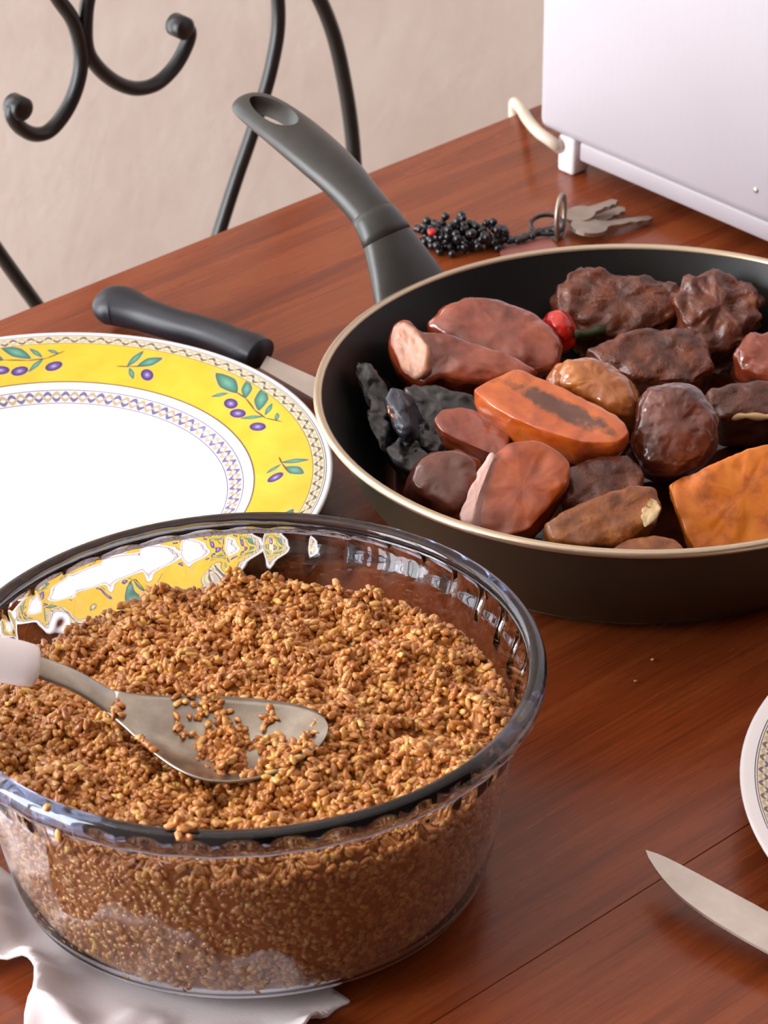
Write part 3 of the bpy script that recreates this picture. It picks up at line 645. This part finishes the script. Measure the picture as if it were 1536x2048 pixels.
# grain template
tb = bmesh.new(); bmesh.ops.create_icosphere(tb, subdivisions=2, radius=1.0)
TV = np.array([v.co[:] for v in tb.verts]); TF = np.array([[v.index for v in f.verts] for f in tb.faces]); tb.free()
tb = bmesh.new(); bmesh.ops.create_icosphere(tb, subdivisions=1, radius=1.0)
TV1 = np.array([v.co[:] for v in tb.verts]); TF1 = np.array([[v.index for v in f.verts] for f in tb.faces]); tb.free()
def frames(nrm, spin):
    a = np.cross(nrm, np.where(np.abs(nrm[:, 2:3]) < .9, np.array([[0, 0, 1.]]), np.array([[1., 0, 0]]))); a /= np.linalg.norm(a, axis=1, keepdims=True)
    b = np.cross(nrm, a); c, s = np.cos(spin)[:, None], np.sin(spin)[:, None]
    return a * c + b * s, b * c - a * s
def grains(name, P, N, size, mat, parent=None, tmpl=None, tiltsd=.35, lump=.12):
    tv, tf = tmpl or (TV, TF)
    n = len(P); N = N + rng.normal(0, tiltsd, N.shape); N /= np.linalg.norm(N, axis=1, keepdims=True)
    A, B = frames(N, rng.uniform(0, 2 * math.pi, n))
    la = size * rng.uniform(.75, 1.35, n); lb = size * rng.uniform(.5, .72, n); lc = size * rng.uniform(.45, .65, n)
    tv_ = tv[None] * (1 + rng.normal(0, lump, (n, len(tv), 1)))
    W = P[:, None] + tv_[:, :, 0:1] * (A * la[:, None])[:, None] + tv_[:, :, 1:2] * (B * lb[:, None])[:, None] + tv_[:, :, 2:3] * (N * lc[:, None])[:, None]
    F_ = (tf[None] + (np.arange(n) * len(tv))[:, None, None]).reshape(-1, 3)
    W = W.reshape(-1, 3)
    me = bpy.data.meshes.new(name); me.vertices.add(len(W)); me.vertices.foreach_set('co', W.ravel().astype(np.float32))
    me.loops.add(F_.size); me.loops.foreach_set('vertex_index', F_.ravel().astype(np.int32))
    me.polygons.add(len(F_)); me.polygons.foreach_set('loop_start', np.arange(0, F_.size, 3, dtype=np.int32)); me.polygons.foreach_set('loop_total', np.full(len(F_), 3, np.int32))
    me.update(calc_edges=True); me.polygons.foreach_set('use_smooth', np.ones(len(F_), bool)); me.materials.append(mat)
    o = bpy.data.objects.new(name, me); COL.objects.link(o)
    if parent: o.parent = parent
    return o
# top grains
n = 11500
rr = np.sqrt(rng.uniform(0, 1, n)) * (rin(.066) - .0030); tt = rng.uniform(0, 2 * math.pi, n)
Pt = np.stack([rr * np.cos(tt), rr * np.sin(tt), np.zeros(n)], 1)
Nt = np.zeros_like(Pt)
for i in range(n):
    x, y = Pt[i, 0], Pt[i, 1]; h = rice_h(x, y); e = .0015
    Pt[i, 2] = h + rng.uniform(-.0018, .0018)
    Nt[i] = (-(rice_h(x + e, y) - h) / e, -(rice_h(x, y + e) - h) / e, 1)
Nt /= np.linalg.norm(Nt, axis=1, keepdims=True)
rim_r = np.hypot(Pt[:, 0], Pt[:, 1]); lim = np.array([rin(z) for z in Pt[:, 2]]) - .0026
f = np.minimum(1, lim / np.maximum(rim_r, 1e-6)); Pt[:, 0] *= f; Pt[:, 1] *= f
o = grains('grains', Pt, Nt, .0022, RICE, bed, None, .6, .14); o['kind'] = 'stuff'
# grains pressed against the glass
n = 8000
zz = rng.uniform(.0085, .0665, n); tt = rng.uniform(0, 2 * math.pi, n)
rr = np.array([rin(z) for z in zz]) - rng.uniform(.0009, .0019, n)
Ps = np.stack([rr * np.cos(tt), rr * np.sin(tt), zz], 1); Ns = np.stack([np.cos(tt), np.sin(tt), np.full(n, -.25)], 1)
Ns /= np.linalg.norm(Ns, axis=1, keepdims=True)
o = grains('grains', Ps, Ns, .0022, RICE, bed, (TV1, TF1), .12, .04); o['kind'] = 'stuff'

# ------------------------------------------------------------------ serving spoon
SZ = .083
tip = atz(655, 1462, SZ - .001); neck0 = atz(222, 1402, SZ + .006); near = atz(440, 1551, SZ + .001); far = atz(500, 1386, SZ + .006)
spoon = empty('serving_spoon', (tip + neck0) / 2); tag(spoon, 'metal serving spoon with white plastic handle lying on the rice', 'spoon')
ax = (tip - neck0); L = ax.length; ax.normalize()
wd = (far - near); wd = (wd - ax * wd.dot(ax)); Wd = wd.length / 2; wd.normalize(); up = ax.cross(wd)
if up.z < 0: up = -up
mid = (tip + neck0) / 2; cen = (near + far) / 2; offw = (cen - mid).dot(wd)
def sdep(u): return math.sin(math.pi * min(max((u - .1) / .9, 0), 1)) ** 1.0 if .1 < u < 1 else 0.0
def spw(u):
    if u > .56: return max(Wd * math.sqrt(max(0, 1 - ((u - .56) / .44) ** 2)), .0004)
    k = (u / .56) ** .95; k = k * k * (3 - 2 * k) * .55 + .45 * math.sin(k * math.pi / 2)
    return .0062 + (Wd - .0062) * k
nu, nv = 44, 20; vt = []; vb = []
for i in range(nu + 1):
    u = 1 - (1 - i / nu) ** 1.7; x = u * L
    wprof = spw(u)
    for j in range(nv + 1):
        v = -1 + 2 * j / nv; y = v * wprof
        dep = .0095 * sdep(u) * (1 - v * v)
        vt.append(neck0 + ax * x + wd * (y + offw * math.sin(math.pi * u)) - up * dep); vb.append(vt[-1] - up * .0012)
fs = []; nn_ = (nu + 1) * (nv + 1)
for i in range(nu):
    for j in range(nv):
        a = i * (nv + 1) + j; q4 = (a, a + 1, a + nv + 2, a + nv + 1); fs.append(q4); fs.append(tuple(nn_ + t for t in q4[::-1]))
def wall(e): fs.extend((e[k], e[k + 1], nn_ + e[k + 1], nn_ + e[k]) for k in range(len(e) - 1))
wall([i * (nv + 1) for i in range(nu + 1)]); wall([i * (nv + 1) + nv for i in range(nu, -1, -1)])
wall([nu * (nv + 1) + j for j in range(nv + 1)]); wall([j for j in range(nv, -1, -1)])
def sp(o): o.parent = spoon; o.matrix_parent_inverse = Matrix.Translation(-spoon.location); return o
o = mesh_obj('spoon_bowl', vt + vb, fs, SPOONST); bm = bmesh.new(); bm.from_mesh(o.data); bmesh.ops.recalc_face_normals(bm, faces=bm.faces[:]); bm.to_mesh(o.data); bm.free(); sp(o)
n1 = atz(150, 1362, SZ + .015); n2 = atz(70, 1332, SZ + .0225); n3 = atz(0, 1318, SZ + .027)
npth = catmull([neck0 + ax * .006 - up * .0009, neck0 - up * .0004, n1, n2, n3], 6)
sp(tube_obj('neck', npth, 1, SPOONST, seg=16, flat=(wd, [(.0066 - .0010 * min(1, k / 12), .0007 + .0012 * k / len(npth)) for k in range(len(npth))])))
hd = (n3 - n2).normalized(); h0 = n2 + hd * -.001
hpth = [h0 + hd * d for d in (0, .0006, .002, .006, .012, .03, .06, .09, .11, .116, .118)]
hz = [(.0072, .0045), (.0085, .0056), (.0092, .0062), (.0096, .0066), (.0098, .0068), (.0096, .0068), (.0102, .0070), (.0112, .0072), (.0105, .0066), (.0075, .0045), (.002, .001)]
sp(tube_obj('spoon_handle', hpth, 1, WHITEP, seg=24, flat=(wd, hz)))

# rice clumps on the spoon and loose grains on the rim
def spoon_pt(x, y):
    """point on the hollow of the spoon below picture position"""
    p = atp(x, y, cen, up)
    u = min(max((p - neck0).dot(ax) / L, .02), .98); v = ((p - neck0).dot(wd) - offw * math.sin(math.pi * u)) / max(spw(u), 1e-4)
    dep = .0095 * sdep(u) * max(0, 1 - v * v)
    return atp(x, y, cen - up * dep, up)
clumps = [(405, 1425, 34, .011, 'largest rice clump in the hollow of the spoon'), (470, 1470, 26, .009, 'rice clump in the deepest part of the spoon hollow'), (590, 1480, 26, .009, 'rice clump near the rounded tip of the spoon'),
          (575, 1515, 18, .008, 'rice clump on the spoon lip next to its tip'), (500, 1530, 7, .004, 'tiny rice clump on the spoon edge facing the cloth'), (284, 1485, 8, .005, 'small rice clump on the shoulder edge of the spoon'),
          (232, 1410, 9, .006, 'small rice clump where the spoon neck widens'), (545, 1430, 10, .006, 'scattered rice on the spoon side facing the plate'), (365, 1455, 6, .004, 'few rice grains in the middle of the spoon')]
for x, y, k, sprd, lab in clumps:
    c0 = spoon_pt(x, y); pts = []
    for i in range(k):
        d = rng.normal(0, sprd * .42, 2); p = c0 + ax * float(d[0]) + wd * float(d[1]) * .8
        u = min(max((p - neck0).dot(ax) / L, .03), .97); s_ = spw(u)
        v = ((p - neck0).dot(wd) - offw * math.sin(math.pi * u)) / s_; v = min(max(v, -.96), .96)
        dep = .0095 * sdep(u) * (1 - v * v)
        pts.append(neck0 + ax * (u * L) + wd * (v * s_ + offw * math.sin(math.pi * u)) - up * (dep - .0009 - .0012 * rng.uniform(0, 1) * (k > 12)))
    P = np.array([tuple(p - c0) for p in pts])
    o = grains('rice_clump', P, np.tile(np.array(up)[None], (k, 1)), .0018, RICE); o.location = c0
    tag(o, lab, 'rice clump', 'rice clumps on the spoon')
def rim_top(x, y):
    """where the view ray meets the top of the rim"""
    nrm = (bmat().to_3x3() @ V((0, 0, 1))); P = bmat() @ V((0, 0, BH + .0006)); return atp(x, y, P, nrm)
p = rim_top(366, 1664); k = 13
o = grains('rice_clump', rng.normal(0, .0019, (k, 3)) * np.array([1.3, 1.3, .45]), np.tile([[0, 0, 1.]], (k, 1)), .0022, RICE); o.location = p + V((0, 0, .0014)); tag(o, 'cluster of several rice grains stuck on the bowl rim', 'rice clump')
p = rim_top(95, 1618)
o = grains('rice_grain', np.zeros((1, 3)), np.array([[.6, -.3, .6]]), .0026, RICE); o.location = p + V((0, 0, .0008)); tag(o, 'single pale rice grain stuck on top of the bowl rim', 'rice grain')
p = bmat() @ V((0, 0, 0)); P = bmat().inverted() @ atz(163, 1668, .083)
th = math.atan2(P.y, P.x); p = bmat() @ V((.1126 * math.cos(th), .1126 * math.sin(th), .0836))
o = grains('rice_grain', np.array([[-.0015, 0, 0], [.0015, .0004, 0.]]), np.array([[.2, -.9, .4], [.2, -.9, .4]]), .0020, RICE); o.location = p; tag(o, 'rice grain stuck below the rim on the outside of the glass', 'rice grain')

# ------------------------------------------------------------------ white cloth under the bowl
poly = [atz(x, y, 0) for x, y in [(-260, 1690), (-60, 1722), (40, 1760), (300, 1830), (560, 1930), (700, 1998), (672, 2030), (640, 2070), (560, 2130), (300, 2160), (120, 2130), (48, 2085), (66, 2010), (40, 1975), (-40, 1950), (-260, 1930)]]
poly = catmull(poly + [poly[0]], 4)[:-1]
bm = bmesh.new(); vs_ = [bm.verts.new((p.x, p.y, 0)) for p in poly]; fc = bm.faces.new(vs_)
bmesh.ops.triangulate(bm, faces=[fc])
for _ in range(6):
    es = [e for e in bm.edges if e.calc_length() > .006]
    if not es: break
    bmesh.ops.subdivide_edges(bm, edges=es, cuts=1, use_grid_fill=False); bmesh.ops.triangulate(bm, faces=bm.faces[:])
for v in bm.verts:
    d = math.hypot(v.co.x - BC.x, v.co.y - BC.y)
    k = min(max((d - .0905) / .013, 0), 1); k = k * k * (3 - 2 * k)
    q = v.co * 1.0
    e = V((q.x * .8 + q.y * .35, q.y * .8 - q.x * .2, 0))
    rdg = 1 - abs(noise.noise(e * 34 + V((2, 5, 1)))) * 2.0
    h = .0030 + .0125 * max(rdg, 0) ** 1.5 + .006 * noise.noise(q * 60) + .003 * noise.noise(q * 150)
    v.co.z = .0016 + max(h, 0.0004) * k * .9
for _ in range(2): bmesh.ops.smooth_vert(bm, verts=bm.verts[:], factor=.4, use_axis_x=True, use_axis_y=True, use_axis_z=True)
cl = bm_obj('cloth_napkin', bm, CLOTH); md = cl.modifiers.new('t', 'SOLIDIFY'); md.thickness = .0012; md.offset = -1
place(cl, (sum(p.x for p in poly) / len(poly), sum(p.y for p in poly) / len(poly), .0005)); tag(cl, 'crumpled white cloth pressed under the glass bowl', 'cloth')

# ------------------------------------------------------------------ black-handled knife behind the plate
kn = empty('kitchen_knife', (.82, -.1, 0)); tag(kn, 'knife with black plastic handle lying behind the yellow-bordered plate', 'knife')
def kp(o): o.parent = kn; o.matrix_parent_inverse = Matrix.Translation(-kn.location); return o
kz = .0115
kpth = catmull([atz(204, 616, kz - .001), atz(212, 614, kz), atz(240, 612, kz + .001), atz(290, 630, kz), atz(350, 650, kz), atz(415, 668, kz), atz(468, 688, kz), atz(502, 700, kz), atz(522, 708, kz)], 5)
ksec = catmull([V((.006, .005, 0)), V((.0115, .0090, 0)), V((.0125, .0100, 0)), V((.0092, .0088, 0)), V((.0084, .0084, 0)), V((.0084, .0084, 0)), V((.0090, .0084, 0)), V((.0105, .0084, 0)), V((.0098, .0074, 0))], 5)
side_ = V((1, .28, 0)).normalized()
kp(tube_obj('knife_handle', kpth, 1, KNIFEH, seg=22, flat=(side_, [(q.x, q.y) for q in ksec])))
b0u, b0l = atz(534, 714, .010), atz(520, 738, .010); b1u, b1l = atz(631, 757, .007), atz(628, 800, .007)
du = (b1u - b0u); dl = (b1l - b0l)
bo = [b0u, b1u, b1u + du * .5, b1u + du * .9 + (b1l - b1u) * .35, b1l + dl * .75, b1l + dl * .3, b1l, b0l]
bm = bmesh.new(); up_ = [bm.verts.new(p + V((0, 0, .0007))) for p in bo]; dn_ = [bm.verts.new(p - V((0, 0, .0007))) for p in bo]
bm.faces.new(up_); bm.faces.new(dn_[::-1])
for i in range(len(bo)): bm.faces.new((up_[i], up_[(i + 1) % len(bo)], dn_[(i + 1) % len(bo)], dn_[i]))
kp(bm_obj('blade', bm, STEEL, smooth=False))

# ------------------------------------------------------------------ table knife beside the near plate
tk = empty('table_knife', (.68, -.62, 0)); tag(tk, 'silver table knife with bare pointed blade beside the white-edged plate', 'knife')
def tp(o): o.parent = tk; o.matrix_parent_inverse = Matrix.Translation(-tk.location); return o
def kz_(y): return .0135 + (y + .542) * .03
upx = [(1291, 1702), (1330, 1716), (1400, 1752), (1470, 1790), (1536, 1826), (1640, 1886)]
lpx = [(1297, 1718), (1320, 1752), (1355, 1790), (1410, 1832), (1475, 1872), (1536, 1906), (1620, 1950)]
bo = catmull([atz(x, y, .0130 - .00001 * (x - 1291)) for x, y in upx], 3) + catmull([atz(x, y, .0130 - .00001 * (x - 1291)) for x, y in lpx], 3)[::-1]
bm = bmesh.new(); up_ = [bm.verts.new(p + V((0, 0, .0006))) for p in bo]; dn_ = [bm.verts.new(p - V((0, 0, .0006))) for p in bo]
bm.faces.new(up_); bm.faces.new(dn_[::-1])
for i in range(len(bo)): bm.faces.new((up_[i], up_[(i + 1) % len(bo)], dn_[(i + 1) % len(bo)], dn_[i]))
tp(bm_obj('blade', bm, STEEL, smooth=False))
e0 = (atz(1640, 1886, .0095) + atz(1620, 1950, .0095)) / 2; dr = (e0 - atz(1293, 1703, .0095)); dr.z = 0; dr.normalize()
sd = V((-dr.y, dr.x, 0))
tp(tube_obj('knife_handle', [e0 + dr * d + V((0, 0, z)) for d, z in ((-.006, .001), (-.002, .0004), (.006, -.001), (.03, -.0015), (.07, -.0015), (.095, -.0015), (.102, -.0015))], 1, STEEL, seg=20, flat=(sd, [(.003, .0018), (.006, .0045), (.0075, .0062), (.008, .0068), (.0095, .0074), (.0085, .0066), (.003, .002)])))

# ------------------------------------------------------------------ keys with black bead strand
kb = empty('key_bunch', (1.03, -.11, 0)); tag(kb, 'bunch of keys on a black beaded strand lying behind the pan', 'keys')
def kk(o): o.parent = kb; o.matrix_parent_inverse = Matrix.Translation(-kb.location); return o
KEYM = noisy('dull_nickel', [(.3, (140, 126, 112)), (.7, (176, 160, 144))], 60, .38, metal=.85)
BEAD = new_mat('black_bead', (14, 15, 19), .25, coat=.3); REDB = new_mat('red_bead', (190, 28, 22), .3)
rc = atz(1121, 432, .0125)
bm = bmesh.new(); ra = V((.80, .42, .1)).normalized(); rp = [rc + (ra * math.cos(a) * .0075 + V((.1, .1, .98)) * math.sin(a) * .0115) for a in np.linspace(0, 2 * math.pi, 33)]
add_tube(bm, rp, .0014, 10, False); kk(bm_obj('key_ring', bm, KEYM))
bm = bmesh.new(); rp = [rc + V((-.004, .006, -.006)) + (V((.7, -.7, 0)) * math.cos(a) * .009 + V((.55, .55, .35)) * math.sin(a) * .008) for a in np.linspace(0, 2 * math.pi, 29)]
add_tube(bm, rp, .0012, 8, False); kk(bm_obj('split_ring', bm, BEAD))
def key(px_bow, px_tip, z0, z1, bow, wid, holepx=None):
    a = atz(*px_bow, z0); b = atz(*px_tip, z1); d = (b - a).normalized(); s = d.cross(V((0, 0, 1))).normalized(); u = s.cross(d)
    L_ = (b - a).length; prof = []
    for t in np.linspace(0, 1, 11): prof.append((-bow * math.cos(math.pi * t * .86), bow * math.sin(math.pi * t * .86)))
    x_ = prof[-1][0]
    up_p = prof + [(x_ + .003, wid), (L_ * .5, wid), (L_ * .62, wid * .55), (L_ * .7, wid), (L_ * .8, wid * .6), (L_ * .88, wid * .95), (L_ - .002, wid * .5), (L_, 0)]
    lo_p = [(x, -max(y, 0) if x < x_ + .002 else -min(y, wid)) for x, y in up_p[1:-1]][::-1]
    lo_p = [(x, y if x < x_ + .002 else -wid) for x, y in lo_p]
    P = [a + d * x + s * y for x, y in up_p + lo_p]
    bm = bmesh.new(); t_ = [bm.verts.new(p + u * .0011) for p in P]; b_ = [bm.verts.new(p - u * .0011) for p in P]
    bm.faces.new(t_); bm.faces.new(b_[::-1])
    for i in range(len(P)): bm.faces.new((t_[i], t_[(i + 1) % len(P)], b_[(i + 1) % len(P)], b_[i]))
    bmesh.ops.recalc_face_normals(bm, faces=bm.faces[:])
    return kk(bm_obj('key', bm, KEYM, smooth=False))
key((1160, 430), (1236, 404), .007, .010, .0085, .0034)
key((1175, 452), (1250, 418), .004, .004, .0095, .0036)
key((1178, 455), (1306, 438), .0065, .003, .0100, .0030)
# beads
sb = bmesh.new(); bmesh.ops.create_icosphere(sb, subdivisions=2, radius=1.0); bme = bpy.data.meshes.new('bead'); sb.to_mesh(bme); sb.free(); bme.materials.append(BEAD)
bme.polygons.foreach_set('use_smooth', [True] * len(bme.polygons))
strand = catmull([atz(x, y, z) for x, y, z in [(852, 468, .006), (880, 474, .007), (915, 470, .009), (950, 474, .008), (985, 474, .006), (1015, 480, .004), (1045, 476, .004), (1070, 466, .004), (1095, 462, .004), (1115, 460, .005)]], 12)
Ls = len(strand); cnt = 0
for i, p in enumerate(strand):
    fat = 1 if i < Ls * .48 else 0
    for j in range(4 if fat else 1):
        r = .0021 if not fat else .0024
        o = bpy.data.objects.new('bead', bme); COL.objects.link(o); kk(o)
        s = .0052 if fat else .0010
        q = p + V((rng.normal(0, s * .7), rng.normal(0, s * .7), rng.normal(0, s * .7) if fat else 0))
        q.z = max(q.z, r + .0002); o.location = q; o.scale = (r, r, r)
for (x, y, z) in [(920, 440, .016), (926, 436, .017), (914, 444, .014), (928, 446, .013), (920, 452, .012), (1000, 456, .012), (1006, 460, .010), (996, 462, .009), (952, 452, .014), (958, 456, .012)]:
    o = bpy.data.objects.new('bead', bme); COL.objects.link(o); kk(o); o.location = atz(x, y, z); o.scale = (.0021,) * 3
o = bpy.data.objects.new('red_bead', bme.copy()); o.data.materials.clear(); o.data.materials.append(REDB); COL.objects.link(o); kk(o); o.location = atz(864, 464, .013); o.scale = (.0026, .0026, .0018); tag(o, 'red bead')
# flat pinkish piece under the strand
PINKM = new_mat('pink_brown', (150, 92, 82), .4)
tpz = [(1000, 500), (1050, 484), (1098, 474), (1128, 508), (1090, 530), (1010, 540)]
bm = bmesh.new(); t_ = [bm.verts.new(atz(x, y, .0016)) for x, y in tpz]; b_ = [bm.verts.new(atz(x, y, .0016) - V((0, 0, .0014))) for x, y in tpz]
bm.faces.new(t_); bm.faces.new(b_[::-1])
for i in range(len(tpz)): bm.faces.new((t_[i], t_[(i + 1) % len(tpz)], b_[(i + 1) % len(tpz)], b_[i]))
kk(bm_obj('pink_piece', bm, PINKM, smooth=False))

# ------------------------------------------------------------------ crumbs
for x, y, lab in [(1305, 1319, 'larger rice crumb on the bare table between bowl and pan'), (1272, 1362, 'smaller crumb on the bare table, the one closer to the bowl')]:
    p = atz(x, y, .0006); o = grains('crumb', np.zeros((1, 3)), np.array([[0, 0, 1.]]), .0011, RICE, None, (TV1, TF1)); o.location = p; tag(o, lab, 'crumb')
bpy.context.view_layer.update()
